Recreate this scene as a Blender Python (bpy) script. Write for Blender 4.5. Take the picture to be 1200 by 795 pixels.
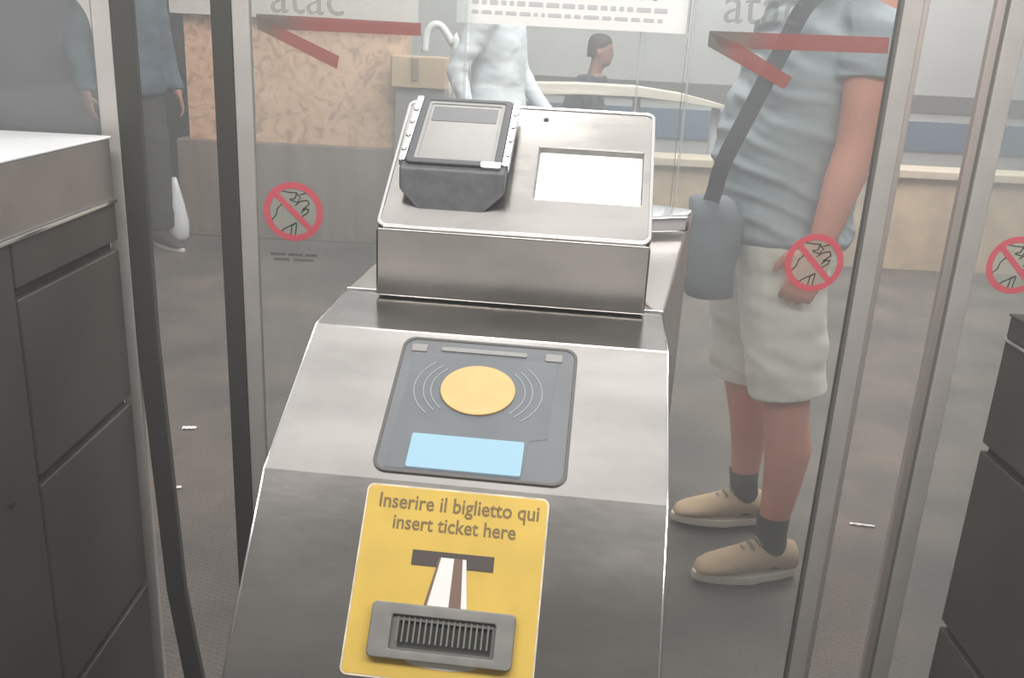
import bpy, bmesh, math, random
from mathutils import Vector, Matrix, noise
random.seed(7)
S = bpy.context.scene
C = S.collection
for o in list(bpy.data.objects):
    bpy.data.objects.remove(o)
PI = math.pi
V = Vector

# ------------------------------------------------------------------ camera
FPX = 1065.0
PITCH, ROLL, YAW = math.radians(18.05), math.radians(3.0), math.radians(0.4)
CAM = V((0, 0, 1.3))
Fw = V((math.sin(YAW)*math.cos(PITCH), math.cos(YAW)*math.cos(PITCH), -math.sin(PITCH)))
R0 = V((math.cos(YAW), -math.sin(YAW), 0))
U0 = R0.cross(Fw)
Rt = R0*math.cos(ROLL) + U0*math.sin(ROLL)
Up = U0*math.cos(ROLL) - R0*math.sin(ROLL)
cd = bpy.data.cameras.new('camera')
cam = bpy.data.objects.new('camera', cd)
C.objects.link(cam)
cd.sensor_fit = 'HORIZONTAL'
cd.sensor_width = 36
cd.lens = 36*FPX/1200
cd.clip_start = 0.02
M = Matrix.Identity(4)
for i in range(3):
    M[i][0], M[i][1], M[i][2], M[i][3] = Rt[i], Up[i], -Fw[i], CAM[i]
cam.matrix_world = M
S.camera = cam

def ray(x, y):
    return Fw + Rt*((x-600)/FPX) - Up*((y-397.5)/FPX)
def at(x, y, Y):
    d = ray(x, y)
    return CAM + d*(Y/d.y)

# ------------------------------------------------------------------ world, lights, exposure
S.view_settings.view_transform = 'Standard'
S.view_settings.look = 'None'
S.view_settings.gamma = 1
S.view_settings.use_curve_mapping = False
S.view_settings.exposure = 0.0
w = bpy.data.worlds.new('station_sky')
S.world = w
w.use_nodes = True
nt = w.node_tree
nt.nodes.clear()
wo = nt.nodes.new('ShaderNodeOutputWorld')
bg = nt.nodes.new('ShaderNodeBackground')
tc = nt.nodes.new('ShaderNodeTexCoord')
sx = nt.nodes.new('ShaderNodeSeparateXYZ')
rz = nt.nodes.new('ShaderNodeValToRGB')      # by height
ry = nt.nodes.new('ShaderNodeValToRGB')      # by heading: open daylight ahead, dim hall behind
my = nt.nodes.new('ShaderNodeMapRange')
my.inputs['From Min'].default_value = -1
my.inputs['From Max'].default_value = 1
mx = nt.nodes.new('ShaderNodeMix'); mx.data_type = 'RGBA'; mx.blend_type = 'MULTIPLY'
mx.inputs[0].default_value = 1
nt.links.new(tc.outputs['Generated'], sx.inputs[0])
nt.links.new(sx.outputs['Z'], rz.inputs[0])
nt.links.new(sx.outputs['Y'], my.inputs['Value'])
nt.links.new(my.outputs[0], ry.inputs[0])
def ramp(node, pts):
    e = node.color_ramp.elements
    while len(e) > 1: e.remove(e[-1])
    e[0].position, e[0].color = pts[0][0], (*pts[0][1], 1)
    for p, c in pts[1:]:
        k = e.new(p); k.color = (*c, 1)
ramp(rz, [(0, (.40, .39, .38)), (.45, (.52, .52, .54)), (.85, (.95, .95, .95)), (.96, (1.22, 1.21, 1.19)), (1, (1.26, 1.25, 1.23))])
ramp(ry, [(0, (.14, .125, .115)), (.38, (.30, .28, .26)), (.54, (.95, .94, .94)), (1, (1.0, 1.0, 1.0))])
nt.links.new(rz.outputs[0], mx.inputs[6])
nt.links.new(ry.outputs[0], mx.inputs[7])
ml = nt.nodes.new('ShaderNodeMapRange')      # added warm glow below the horizon, brightens what the housing front reflects
ml.inputs['From Min'].default_value = .0; ml.inputs['From Max'].default_value = -.15
mm = nt.nodes.new('ShaderNodeMix'); mm.data_type = 'RGBA'
mm.inputs[7].default_value = (.56, .52, .49, 1)
nt.links.new(sx.outputs['Z'], ml.inputs['Value']); nt.links.new(ml.outputs[0], mm.inputs[0])
nt.links.new(mx.outputs[2], mm.inputs[6]); nt.links.new(mm.outputs[2], bg.inputs[0])
bg.inputs[1].default_value = 0.95
nt.links.new(bg.outputs[0], wo.inputs[0])

def area(name, loc, target, sx_, sy_, power, col):
    l = bpy.data.lights.new(name, 'AREA')
    l.shape = 'RECTANGLE'; l.size = sx_; l.size_y = sy_; l.energy = power; l.color = col
    o = bpy.data.objects.new(name, l); C.objects.link(o)
    o.location = loc
    o.rotation_euler = (V(target)-V(loc)).to_track_quat('-Z', 'Y').to_euler()
    return o
area('platform_fill', (1.6, 3.6, 4.2), (0.6, 6.0, .6), 5.0, 2.5, 420, (1, .97, .93))  # added fill from overhead, brightens pier, parapet and floor
area('far_wall_fill', (1.5, 7.2, 3.9), (1.0, 9.0, 1.2), 6.0, 1.0, 120, (.93, .97, 1.0))  # added fill that lifts only the wall at the back
area('gate_fill', (0.2, 0.05, 2.3), (0.3, 1.6, 0.9), 2.4, 0.4, 44, (1, .98, .95))  # added lamp, unseen; brightens posts, poster and machine from the front

# ------------------------------------------------------------------ materials
def col(r, g=None, b=None):
    if g is None: g = b = r
    f = lambda c: (c/255/12.92) if c/255 <= .04045 else ((c/255+.055)/1.055)**2.4
    return (f(r), f(g), f(b), 1)
MATS = {}
def mat(name, rgb, rough=.6, metal=0, noise_amt=0, noise_scale=20, stretch=None, bump=0, bump_scale=60,
        emit=0, rough_var=0, spec=.5, col2=None, coat=0):
    if name in MATS: return MATS[name]
    m = bpy.data.materials.new(name); m.use_nodes = True
    n = m.node_tree; b = n.nodes['Principled BSDF']
    b.inputs['Base Color'].default_value = rgb
    b.inputs['Roughness'].default_value = rough
    b.inputs['Metallic'].default_value = metal
    b.inputs['Specular IOR Level'].default_value = spec
    b.inputs['Coat Weight'].default_value = coat
    t = n.nodes.new('ShaderNodeTexCoord'); mp = n.nodes.new('ShaderNodeMapping')
    n.links.new(t.outputs['Object'], mp.inputs[0])
    if stretch: mp.inputs['Scale'].default_value = stretch
    if noise_amt or col2 or rough_var:
        nz = n.nodes.new('ShaderNodeTexNoise'); nz.inputs['Scale'].default_value = noise_scale
        nz.inputs['Detail'].default_value = 5
        n.links.new(mp.outputs[0], nz.inputs['Vector'])
        cr = n.nodes.new('ShaderNodeValToRGB')
        c2 = col2 or tuple(min(1, c*(1+noise_amt)) for c in rgb[:3])+(1,)
        c1 = rgb if col2 else tuple(c*(1-noise_amt) for c in rgb[:3])+(1,)
        cr.color_ramp.elements[0].position = .36; cr.color_ramp.elements[0].color = c1
        cr.color_ramp.elements[1].position = .64; cr.color_ramp.elements[1].color = c2
        n.links.new(nz.outputs[0], cr.inputs[0]); n.links.new(cr.outputs[0], b.inputs['Base Color'])
        if rough_var:
            mr = n.nodes.new('ShaderNodeMapRange')
            mr.inputs['To Min'].default_value = rough-rough_var; mr.inputs['To Max'].default_value = rough+rough_var
            n.links.new(nz.outputs[0], mr.inputs['Value']); n.links.new(mr.outputs[0], b.inputs['Roughness'])
    if bump:
        nb = n.nodes.new('ShaderNodeTexNoise'); nb.inputs['Scale'].default_value = bump_scale
        n.links.new(mp.outputs[0], nb.inputs['Vector'])
        bp = n.nodes.new('ShaderNodeBump'); bp.inputs['Strength'].default_value = bump
        bp.inputs['Distance'].default_value = .01
        n.links.new(nb.outputs[0], bp.inputs['Height']); n.links.new(bp.outputs[0], b.inputs['Normal'])
    if emit:
        b.inputs['Emission Color'].default_value = rgb
        b.inputs['Emission Strength'].default_value = emit
    MATS[name] = m
    return m

def film(name, rgb, alpha, rough=.5, ramp_x=None, noise_amt=.0, scale=4):
    """thin see-through film or dusty glass: part transparent, part coloured dust"""
    if name in MATS: return MATS[name]
    m = bpy.data.materials.new(name); m.use_nodes = True
    n = m.node_tree; b = n.nodes['Principled BSDF']; out = n.nodes['Material Output']
    b.inputs['Base Color'].default_value = rgb; b.inputs['Roughness'].default_value = rough
    tr = n.nodes.new('ShaderNodeBsdfTransparent'); mix = n.nodes.new('ShaderNodeMixShader')
    mix.inputs[0].default_value = alpha
    t = n.nodes.new('ShaderNodeTexCoord')
    if noise_amt:
        nz = n.nodes.new('ShaderNodeTexNoise'); nz.inputs['Scale'].default_value = scale; nz.inputs['Detail'].default_value = 4
        n.links.new(t.outputs['Object'], nz.inputs['Vector'])
        mr = n.nodes.new('ShaderNodeMapRange'); mr.inputs['From Min'].default_value = .3; mr.inputs['From Max'].default_value = .7
        mr.inputs['To Min'].default_value = alpha*(1-noise_amt); mr.inputs['To Max'].default_value = alpha*(1+noise_amt)
        n.links.new(nz.outputs[0], mr.inputs['Value']); n.links.new(mr.outputs[0], mix.inputs[0])
    if ramp_x:
        s = n.nodes.new('ShaderNodeSeparateXYZ'); n.links.new(t.outputs['Generated'], s.inputs[0])
        cr = n.nodes.new('ShaderNodeValToRGB'); ramp(cr, ramp_x)
        n.links.new(s.outputs['X'], cr.inputs[0]); n.links.new(cr.outputs[0], b.inputs['Base Color'])
    n.links.new(tr.outputs[0], mix.inputs[1]); n.links.new(b.outputs[0], mix.inputs[2])
    n.links.new(mix.outputs[0], out.inputs['Surface'])
    MATS[name] = m
    return m

def glass_mat():
    m = bpy.data.materials.new('dusty_glass'); m.use_nodes = True
    n = m.node_tree; out = n.nodes['Material Output']; n.nodes.remove(n.nodes['Principled BSDF'])
    tr = n.nodes.new('ShaderNodeBsdfTransparent'); tr.inputs[0].default_value = (.97, .99, .985, 1)
    gl = n.nodes.new('ShaderNodeBsdfGlossy'); gl.inputs['Roughness'].default_value = .03
    lw = n.nodes.new('ShaderNodeFresnel'); lw.inputs[0].default_value = 1.35
    m1 = n.nodes.new('ShaderNodeMixShader'); m2 = n.nodes.new('ShaderNodeMixShader')
    di = n.nodes.new('ShaderNodeBsdfDiffuse'); di.inputs[0].default_value = (.80, .82, .84, 1)
    tl = n.nodes.new('ShaderNodeBsdfTranslucent'); tl.inputs[0].default_value = (.80, .82, .84, 1)
    m3 = n.nodes.new('ShaderNodeMixShader'); m3.inputs[0].default_value = .6
    t = n.nodes.new('ShaderNodeTexCoord'); nz = n.nodes.new('ShaderNodeTexNoise')
    nz.inputs['Scale'].default_value = 5; nz.inputs['Detail'].default_value = 6
    mr = n.nodes.new('ShaderNodeMapRange'); mr.inputs['From Min'].default_value = .3; mr.inputs['From Max'].default_value = .7
    mr.inputs['To Min'].default_value = .04; mr.inputs['To Max'].default_value = .11
    n.links.new(t.outputs['Object'], nz.inputs['Vector']); n.links.new(nz.outputs[0], mr.inputs['Value'])
    n.links.new(lw.outputs[0], m1.inputs[0]); n.links.new(tr.outputs[0], m1.inputs[1]); n.links.new(gl.outputs[0], m1.inputs[2])
    n.links.new(di.outputs[0], m3.inputs[1]); n.links.new(tl.outputs[0], m3.inputs[2])
    n.links.new(mr.outputs[0], m2.inputs[0]); n.links.new(m1.outputs[0], m2.inputs[1]); n.links.new(m3.outputs[0], m2.inputs[2])
    n.links.new(m2.outputs[0], out.inputs['Surface'])
    return m
GLASS = glass_mat()
STEEL = mat('brushed_steel', col(200, 197, 193), .20, 1, noise_amt=.10, noise_scale=7, rough_var=.04, stretch=(1, 2.2, 2.2), bump=.008, bump_scale=60)
STEEL2 = mat('satin_steel', col(198, 194, 190), .42, 1, noise_amt=.08, noise_scale=9, rough_var=.06)
ALU = mat('anodised_aluminium', col(196, 192, 188), .42, .35, noise_amt=.05, noise_scale=14)
CHROME = mat('chrome', col(235), .12, 1)
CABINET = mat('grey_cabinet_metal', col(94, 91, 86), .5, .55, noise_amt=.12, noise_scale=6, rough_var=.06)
CABTOP = mat('cabinet_top_painted_sheen', col(238, 240, 241), .3, 0)  # near-white base stands in for the bright reflection on the top
SLOT = mat('dark_recess', col(62, 60, 56), .8)
RUBBER = mat('black_rubber', col(62, 60, 56), .6)
BLACKP = mat('black_plastic', col(92, 93, 96), .45, 0, noise_amt=.15, noise_scale=90)
DARKGLOSS = mat('dark_grey_gloss', col(108, 111, 115), .25, 0, noise_amt=.08, noise_scale=12)
GREYP = mat('grey_plastic', col(122, 121, 117), .5, 0, noise_amt=.1, noise_scale=60)
YELLOW = mat('yellow_sign', col(204, 172, 76), .6, 0, noise_amt=.06, noise_scale=25)
YDISC = mat('yellow_disc', col(200, 168, 112), .5, 0, noise_amt=.04, noise_scale=60)
INK = mat('brown_ink', col(118, 98, 60), .6)
DARKINK = mat('dark_ink', col(70, 62, 58), .6)
LCD = mat('lcd_light_blue', col(118, 146, 160), .4, emit=1.0, spec=.2)
SCREEN = mat('white_display', col(244, 244, 240), .4, emit=.8)
WHITE = mat('white_paper', col(238, 238, 236), .6)
RED = film('red_sticker', col(224, 98, 112), .78)
BLACKLINE = film('black_line_sticker', col(52, 56, 50), .80)
PALEDISC = film('pale_sticker_film', col(190, 195, 180), .22)

# ------------------------------------------------------------------ mesh helpers
def link(name, bm, m, parent=None, smooth=False, bevel=0, segs=2, label=None, ang=25):
    me = bpy.data.meshes.new(name)
    bmesh.ops.recalc_face_normals(bm, faces=bm.faces)
    bm.to_mesh(me); bm.free()
    if isinstance(m, (list, tuple)):
        for k in m: me.materials.append(k)
    else: me.materials.append(m)
    if smooth:
        for p in me.polygons: p.use_smooth = True
    o = bpy.data.objects.new(name, me); C.objects.link(o)
    if parent is not None: o.parent = parent
    if bevel:
        b = o.modifiers.new('bevel', 'BEVEL'); b.width = bevel; b.segments = segs
        b.limit_method = 'ANGLE'; b.angle_limit = math.radians(ang)
        for p in me.polygons: p.use_smooth = True
        wn = o.modifiers.new('wn', 'WEIGHTED_NORMAL'); wn.keep_sharp = False
    if label: o['label'] = label
    return o
def tag(o, label, cat, group=None):
    o['label'] = label; o['category'] = cat
    if group: o['group'] = group
    return o
def thing(name, label, cat, loc=(0, 0, 0), rotz=0, group=None):
    o = bpy.data.objects.new(name, None); C.objects.link(o)
    o.empty_display_size = .05
    o.location = loc; o.rotation_euler = (0, 0, rotz)
    return tag(o, label, cat, group)
def struct(name, bm, m, bevel=0, label=None):
    o = link(name, bm, m, bevel=bevel); o['kind'] = 'structure'
    if label: o['label'] = label
    return o
def box(bm, x0, x1, y0, y1, z0, z1, T=None):
    vs = [bm.verts.new(V(p) if T is None else T(V(p))) for p in
          [(x0, y0, z0), (x1, y0, z0), (x1, y1, z0), (x0, y1, z0), (x0, y0, z1), (x1, y0, z1), (x1, y1, z1), (x0, y1, z1)]]
    for f in [(0, 3, 2, 1), (4, 5, 6, 7), (0, 1, 5, 4), (1, 2, 6, 5), (2, 3, 7, 6), (3, 0, 4, 7)]:
        bm.faces.new([vs[i] for i in f])
def nb(): return bmesh.new()
def prism(bm, pts, T, h0, h1):
    """outline pts (a,b) swept from h0 to h1; T maps (a,b,h) to space"""
    a = [bm.verts.new(T(V((p[0], p[1], h0)))) for p in pts]
    b = [bm.verts.new(T(V((p[0], p[1], h1)))) for p in pts]
    n = len(pts)
    bm.faces.new(a[::-1]); bm.faces.new(b)
    for i in range(n): bm.faces.new([a[i], a[(i+1) % n], b[(i+1) % n], b[i]])
def rrect(x0, x1, y0, y1, r, n=6):
    out = []
    for cx, cy, a0 in [(x1-r, y1-r, 0), (x0+r, y1-r, 90), (x0+r, y0+r, 180), (x1-r, y0+r, 270)]:
        for k in range(n+1):
            a = math.radians(a0+90*k/n); out.append((cx+r*math.cos(a), cy+r*math.sin(a)))
    return out
def ellipse(cx, cy, rx, ry_, n=48):
    return [(cx+rx*math.cos(2*PI*k/n), cy+ry_*math.sin(2*PI*k/n)) for k in range(n)]
def ring(bm, outer, inner, T, h0, h1):
    n = len(outer)
    L = [[bm.verts.new(T(V((p[0], p[1], h)))) for p in pl] for pl, h in [(outer, h0), (outer, h1), (inner, h1), (inner, h0)]]
    for q in range(4):
        A, B = L[q], L[(q+1) % 4]
        for i in range(n): bm.faces.new([A[i], A[(i+1) % n], B[(i+1) % n], B[i]])
def stroke(bm, pts, wd, T, h0, h1):
    """flat line of width wd through pts"""
    for (a, b) in zip(pts[:-1], pts[1:]):
        a, b = V((a[0], a[1], 0)), V((b[0], b[1], 0))
        d = b-a
        if d.length < 1e-6: continue
        d.normalize(); nrm = V((-d.y, d.x, 0))*wd/2; e = d*wd*.3
        prism(bm, [tuple((a-e-nrm)[:2]), tuple((b+e-nrm)[:2]), tuple((b+e+nrm)[:2]), tuple((a-e+nrm)[:2])], T, h0, h1)
def text_mesh(txt, width, T, depth=.0004, bold=0):
    """text as mesh, its run scaled to width, T maps (a,b,h)"""
    cu = bpy.data.curves.new('t', 'FONT'); cu.body = txt; cu.size = 1; cu.extrude = 0; cu.offset = bold
    cu.resolution_u = 4
    o = bpy.data.objects.new('t', cu); C.objects.link(o)
    dg = bpy.context.evaluated_depsgraph_get(); dg.update()
    me = bpy.data.meshes.new_from_object(o.evaluated_get(dg))
    bpy.data.objects.remove(o); bpy.data.curves.remove(cu)
    xs = [v.co.x for v in me.vertices]; x0, x1 = min(xs), max(xs); s = width/(x1-x0)
    bm = nb(); bm.from_mesh(me); bpy.data.meshes.remove(me)
    for v in bm.verts:
        v.co = T(V(((v.co.x-x0)*s, v.co.y*s, depth)))
    return bm
def tube(bm, pts, rad, n=10, squash=None, caps=True):
    pts = [V(p) for p in pts]
    if not isinstance(rad, (list, tuple)): rad = [rad]*len(pts)
    rings = []; prev = None
    for i, p in enumerate(pts):
        d = (pts[min(i+1, len(pts)-1)]-pts[max(i-1, 0)]).normalized()
        if prev is None:
            a = V((0, 0, 1)) if abs(d.z) < .9 else V((0, 1, 0))
            u = a.cross(d).normalized()
        else:
            u = (prev-d*prev.dot(d)).normalized()
        prev = u; v = d.cross(u)
        rings.append([bm.verts.new(p+(u*math.cos(2*PI*k/n)+v*math.sin(2*PI*k/n))*rad[i]) for k in range(n)])
    for A, B in zip(rings[:-1], rings[1:]):
        for k in range(n): bm.faces.new([A[k], A[(k+1) % n], B[(k+1) % n], B[k]])
    if caps:
        bm.faces.new(rings[0][::-1]); bm.faces.new(rings[-1])
def smooth_path(pts, k=6):
    pts = [V(p) for p in pts]; out = []
    for i in range(len(pts)-1):
        p0, p1, p2, p3 = pts[max(i-1, 0)], pts[i], pts[i+1], pts[min(i+2, len(pts)-1)]
        for j in range(k):
            t = j/k
            out.append(.5*((2*p1)+(p2-p0)*t+(2*p0-5*p1+4*p2-p3)*t*t+(3*p1-3*p2+p3-p0)*t**3))
    out.append(pts[-1]); return out
def loft(bm, rings):
    L = [[bm.verts.new(V(p)) for p in r] for r in rings]
    n = len(L[0])
    for A, B in zip(L[:-1], L[1:]):
        for k in range(n): bm.faces.new([A[k], A[(k+1) % n], B[(k+1) % n], B[k]])
    bm.faces.new(L[0][::-1]); bm.faces.new(L[-1])
def blob(bm, c, rx, ry_, rz_, seg=16):
    g = bmesh.ops.create_uvsphere(bm, u_segments=seg, v_segments=seg//2+2, radius=1)
    for v in g['verts']: v.co = V(c)+V((v.co.x*rx, v.co.y*ry_, v.co.z*rz_))
def fused(bm, voxel, smooth_it=4):
    """join overlapping shells into one continuous surface"""
    me = bpy.data.meshes.new('f'); bmesh.ops.recalc_face_normals(bm, faces=bm.faces); bm.to_mesh(me); bm.free()
    o = bpy.data.objects.new('f', me); C.objects.link(o)
    r = o.modifiers.new('r', 'REMESH'); r.mode = 'VOXEL'; r.voxel_size = voxel
    s = o.modifiers.new('s', 'SMOOTH'); s.iterations = smooth_it; s.factor = .5
    dg = bpy.context.evaluated_depsgraph_get(); dg.update()
    m2 = bpy.data.meshes.new_from_object(o.evaluated_get(dg))
    bpy.data.objects.remove(o); bpy.data.meshes.remove(me)
    b2 = nb(); b2.from_mesh(m2); bpy.data.meshes.remove(m2)
    return b2

# ------------------------------------------------------------------ the setting
def haze():  # added scattering volume, stands in for lens veil and lifts the darks
    m = bpy.data.materials.new('haze'); m.use_nodes = True; n = m.node_tree; n.nodes.clear()
    o = n.nodes.new('ShaderNodeOutputMaterial'); vs = n.nodes.new('ShaderNodeVolumeScatter')
    vs.inputs['Color'].default_value = (.94, .97, 1, 1); vs.inputs['Density'].default_value = .055; vs.inputs['Anisotropy'].default_value = .2
    n.links.new(vs.outputs[0], o.inputs['Volume'])
    bm = nb(); box(bm, -7.5, 8.5, -1.5, 13.4, -.05, 3.4)
    h = link('haze', bm, m); h['kind'] = 'stuff'; h['label'] = 'thin haze volume added to veil the whole view'; h['category'] = 'haze'
haze()
def floor_mat():
    m = bpy.data.materials.new('studded_rubber_floor'); m.use_nodes = True
    n = m.node_tree; b = n.nodes['Principled BSDF']; b.inputs['Roughness'].default_value = .62
    t = n.nodes.new('ShaderNodeTexCoord')
    nz = n.nodes.new('ShaderNodeTexNoise'); nz.inputs['Scale'].default_value = 2.6; nz.inputs['Detail'].default_value = 7
    cr = n.nodes.new('ShaderNodeValToRGB'); ramp(cr, [(.33, col(76, 72, 69)[:3]), (.5, col(90, 84, 79)[:3]), (.68, col(106, 95, 87)[:3])])
    mp = n.nodes.new('ShaderNodeMapping'); mp.inputs['Rotation'].default_value = (0, 0, math.radians(40)); mp.inputs['Scale'].default_value = (45, 90, 1)
    vo = n.nodes.new('ShaderNodeTexVoronoi'); vo.inputs['Randomness'].default_value = 0; vo.inputs['Scale'].default_value = 1
    st = n.nodes.new('ShaderNodeMapRange'); st.inputs['From Min'].default_value = .25; st.inputs['From Max'].default_value = .4
    st.inputs['To Min'].default_value = 1; st.inputs['To Max'].default_value = 0
    bp = n.nodes.new('ShaderNodeBump'); bp.inputs['Strength'].default_value = .5; bp.inputs['Distance'].default_value = .004
    n.links.new(t.outputs['Object'], nz.inputs['Vector']); n.links.new(nz.outputs[0], cr.inputs[0]); n.links.new(cr.outputs[0], b.inputs['Base Color'])
    n.links.new(t.outputs['Object'], mp.inputs[0]); n.links.new(mp.outputs[0], vo.inputs['Vector']); n.links.new(vo.outputs['Distance'], st.inputs['Value'])
    n.links.new(st.outputs[0], bp.inputs['Height']); n.links.new(bp.outputs[0], b.inputs['Normal'])
    return m
bm = nb(); box(bm, -7, 8, -.7, 13, -.1, 0); struct('floor', bm, floor_mat())

# far wall with its dark and blue stripes
FARWALL = mat('far_wall_paint', col(182, 182, 180), .8, noise_amt=.06, noise_scale=1.5)
YW = 9.0
def zat(px, py, Y): return at(px, py, Y).z
bm = nb(); box(bm, -7, 8, YW, YW+.25, 0, 3.6); struct('wall_back', bm, FARWALL)
bm = nb(); box(bm, -.4, 8, YW-.03, YW, zat(1070, 131, YW), zat(1070, 111, YW)); struct('trim_1', bm, mat('dark_stripe', col(92, 88, 85), .7), label='dark grey stripe along the far wall')
bm = nb(); box(bm, -.4, 8, YW-.04, YW, zat(1070, 176, YW), zat(1070, 142, YW)); struct('trim_2', bm, mat('blue_stripe', col(72, 98, 124), .7, noise_amt=.05), label='blue stripe along the far wall')
# low parapet in front of it
PAR = mat('parapet_travertine', col(168, 150, 130), .75, col2=col(194, 172, 144), noise_scale=6)
bm = nb(); box(bm, -.62, 8, 5.90, 6.12, 0, .60); struct('wall_parapet', bm, PAR)
bm = nb(); box(bm, -.62, 8, 5.86, 6.16, .60, .655); struct('trim_3', bm, mat('parapet_cap_stone', col(190, 178, 160), .6, noise_amt=.05), bevel=.008, label='pale stone cap along the low parapet wall')
# marble-faced pier on the left
def marble():
    m = bpy.data.materials.new('yellow_marble'); m.use_nodes = True
    n = m.node_tree; b = n.nodes['Principled BSDF']; b.inputs['Roughness'].default_value = .55
    t = n.nodes.new('ShaderNodeTexCoord')
    nz = n.nodes.new('ShaderNodeTexNoise'); nz.inputs['Scale'].default_value = 11; nz.inputs['Detail'].default_value = 8; nz.inputs['Distortion'].default_value = 1.5
    cr = n.nodes.new('ShaderNodeValToRGB'); ramp(cr, [(.36, col(178, 142, 116)[:3]), (.46, col(208, 170, 140)[:3]), (.62, col(222, 186, 156)[:3])])
    n.links.new(t.outputs['Object'], nz.inputs['Vector']); n.links.new(nz.outputs[0], cr.inputs[0]); n.links.new(cr.outputs[0], b.inputs['Base Color'])
    return m
bm = nb(); box(bm, -2.08, -.74, 5.9, 6.5, .62, 1.37); struct('wall_pier', bm, marble())
bm = nb(); box(bm, -2.15, -.70, 5.84, 6.5, 0, .62); struct('baseboard_pier', bm, mat('grey_dado', col(124, 110, 99), .6, noise_amt=.14, noise_scale=5, stretch=(3, 1, .4)), bevel=.01, label='grey stone dado under the yellow marble')
bm = nb(); box(bm, -2.14, -.70, 5.84, 6.5, 1.37, 2.6); struct('trim_4', bm, mat('pale_lintel', col(200, 196, 190), .6, noise_amt=.05), label='pale band above the yellow marble')
bm = nb(); box(bm, -7, -2.12, 6.6, 6.8, 0, 3.2); struct('wall_left', bm, mat('dim_grey_wall', col(78, 78, 78), .8, noise_amt=.18, noise_scale=1.2))

# ------------------------------------------------------------------ ticket gate machine
TH = math.radians(5.5)
u_ = V((math.cos(TH), -math.sin(TH), 0)); v_ = V((math.sin(TH), math.cos(TH), 0))
UC, VC = -.098, 1.0
gate = thing('ticket_gate', 'brushed steel ticket gate machine with card reader and yellow ticket slot sign', 'ticket machine', u_*UC+v_*VC, -TH)
def L3(u, v, z): return V((u-UC, v-VC, z))
def profile_solid(bm, prof, u0, u1):
    prism(bm, prof, lambda p: L3(p.z, p.x, p.y), u0, u1)
# body: constant width, sloping front
bm = nb()
profile_solid(bm, [(1.27, 0), (1.27, 1.03), (.955, 1.03), (.843, 1.024), (.692, .938), (.595, .811), (.545, .745), (.545, .14), (.60, .10), (.60, 0)], -.273, .077)
bo = link('body', bm, STEEL, gate, bevel=.0018, segs=3)
mb = bo.data; at_ = mb.attributes.new('bevel_weight_edge', 'FLOAT', 'EDGE')
for e in mb.edges:      # every edge is rounded except the crisp fold between the two sloping faces
    p_, q_ = (mb.vertices[i].co for i in e.vertices)
    fold = abs(p_.z-.938) < .002 and abs(q_.z-.938) < .002
    at_.data[e.index].value = 0 if fold else 1
    if fold: e.use_edge_sharp = True
bo.modifiers['bevel'].limit_method = 'WEIGHT'; bo.modifiers.remove(bo.modifiers['wn'])
for f_ in mb.polygons: f_.use_smooth = False
for uu in (-.2722, .0762):  # thin chrome tubes added to draw highlights along the side edges
    bm = nb(); tube(bm, [L3(uu, v, z) for v, z in [(.957, 1.0292), (.8435, 1.0232), (.6925, .9373), (.596, .8105), (.5462, .7445)]], .0013, 8)
    link('edge_highlight', bm, CHROME, gate, smooth=True, label='bright chrome line added as the side edge highlight')
# fold line behind the ledge
bm = nb(); box(bm, -.273-UC, .077-UC, .956-VC, .9585-VC, 1.0295, 1.0325)
link('fold_strip', bm, CHROME, gate, bevel=.0007)
# side flare that widens into the gate drive on the right
bm = nb()
loft(bm, [[L3(.070, .957, .30), L3(.078, .957, .30), L3(.078, .957, 1.029), L3(.070, .957, 1.029)],
          [L3(.02, 1.06, .30), L3(.094, 1.06, .30), L3(.094, 1.06, 1.046), L3(.02, 1.06, 1.046)],
          [L3(.02, 1.27, .30), L3(.128, 1.27, .30), L3(.128, 1.27, 1.092), L3(.02, 1.27, 1.092)]])
link('side_flare', bm, STEEL2, gate, bevel=.004, segs=3)
bm = nb(); prism(bm, [(.052, .060), (.115, .075), (.122, .10), (.062, .11)], lambda p: L3(p.x, 1.10+p.y, 1.075+(p.y-.06)*.22+p.z), 0, .022)  # chrome piece stands in for bright reflections on the flare
link('flare_highlight', bm, CHROME, gate, bevel=.004)
# housing on top
TL = math.hypot(.165, .121); tc_, ts_ = .165/TL, .121/TL
def TT(p): # (u, s, n) on the sloping top of the housing
    return L3(p.x, .935+p.y*tc_-p.z*ts_, 1.107+p.y*ts_+p.z*tc_)
SX0, SX1, SS0, SS1 = -.073, .0445, .055, .139
bm = nb()
# housing built as a shell so the display opening is a real hole
prism(bm, [(1.10, 1.228), (1.118, 1.222), (1.118, 1.031), (.936, 1.031), (.935, 1.107), (.948, 1.098), (1.094, 1.206)],
      lambda p: L3(p.z, p.x, p.y), -.235, .056)
link('housing', bm, STEEL, gate, bevel=.003, segs=3)
bm = nb()
outer = rrect(-.235, .056, 0, TL, .010, 8)
# top plate with opening: match vertex counts
inner = rrect(SX0, SX1, SS0, SS1, .003, 8)
ring(bm, outer, inner, TT, -.006, .0012)
link('top_plate', bm, STEEL, gate, bevel=.001)
bm = nb(); ring(bm, rrect(-.235, .056, 0, TL, .010, 8), rrect(-.231, .052, .004, TL-.004, .008, 8), TT, -.002, .0026)
link('plate_rim', bm, CHROME, gate, bevel=.0008)
bm = nb(); ring(bm, rrect(SX0-.001, SX1+.001, SS0-.001, SS1+.001, .003, 8), rrect(SX0+.0012, SX1-.0012, SS0+.001, SS1-.001, .002, 8), TT, -.020, -.0015)
link('display_well', bm, GREYP, gate)
bm = nb(); prism(bm, rrect(SX0, SX1, SS0, SS1, .002, 4), TT, -.016, -.008)
link('display_screen', bm, SCREEN, gate, label='bright blank white display')
bm = nb(); prism(bm, ellipse(-.07, .1835, .0032, .003, 20), TT, .0005, .0018)
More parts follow.
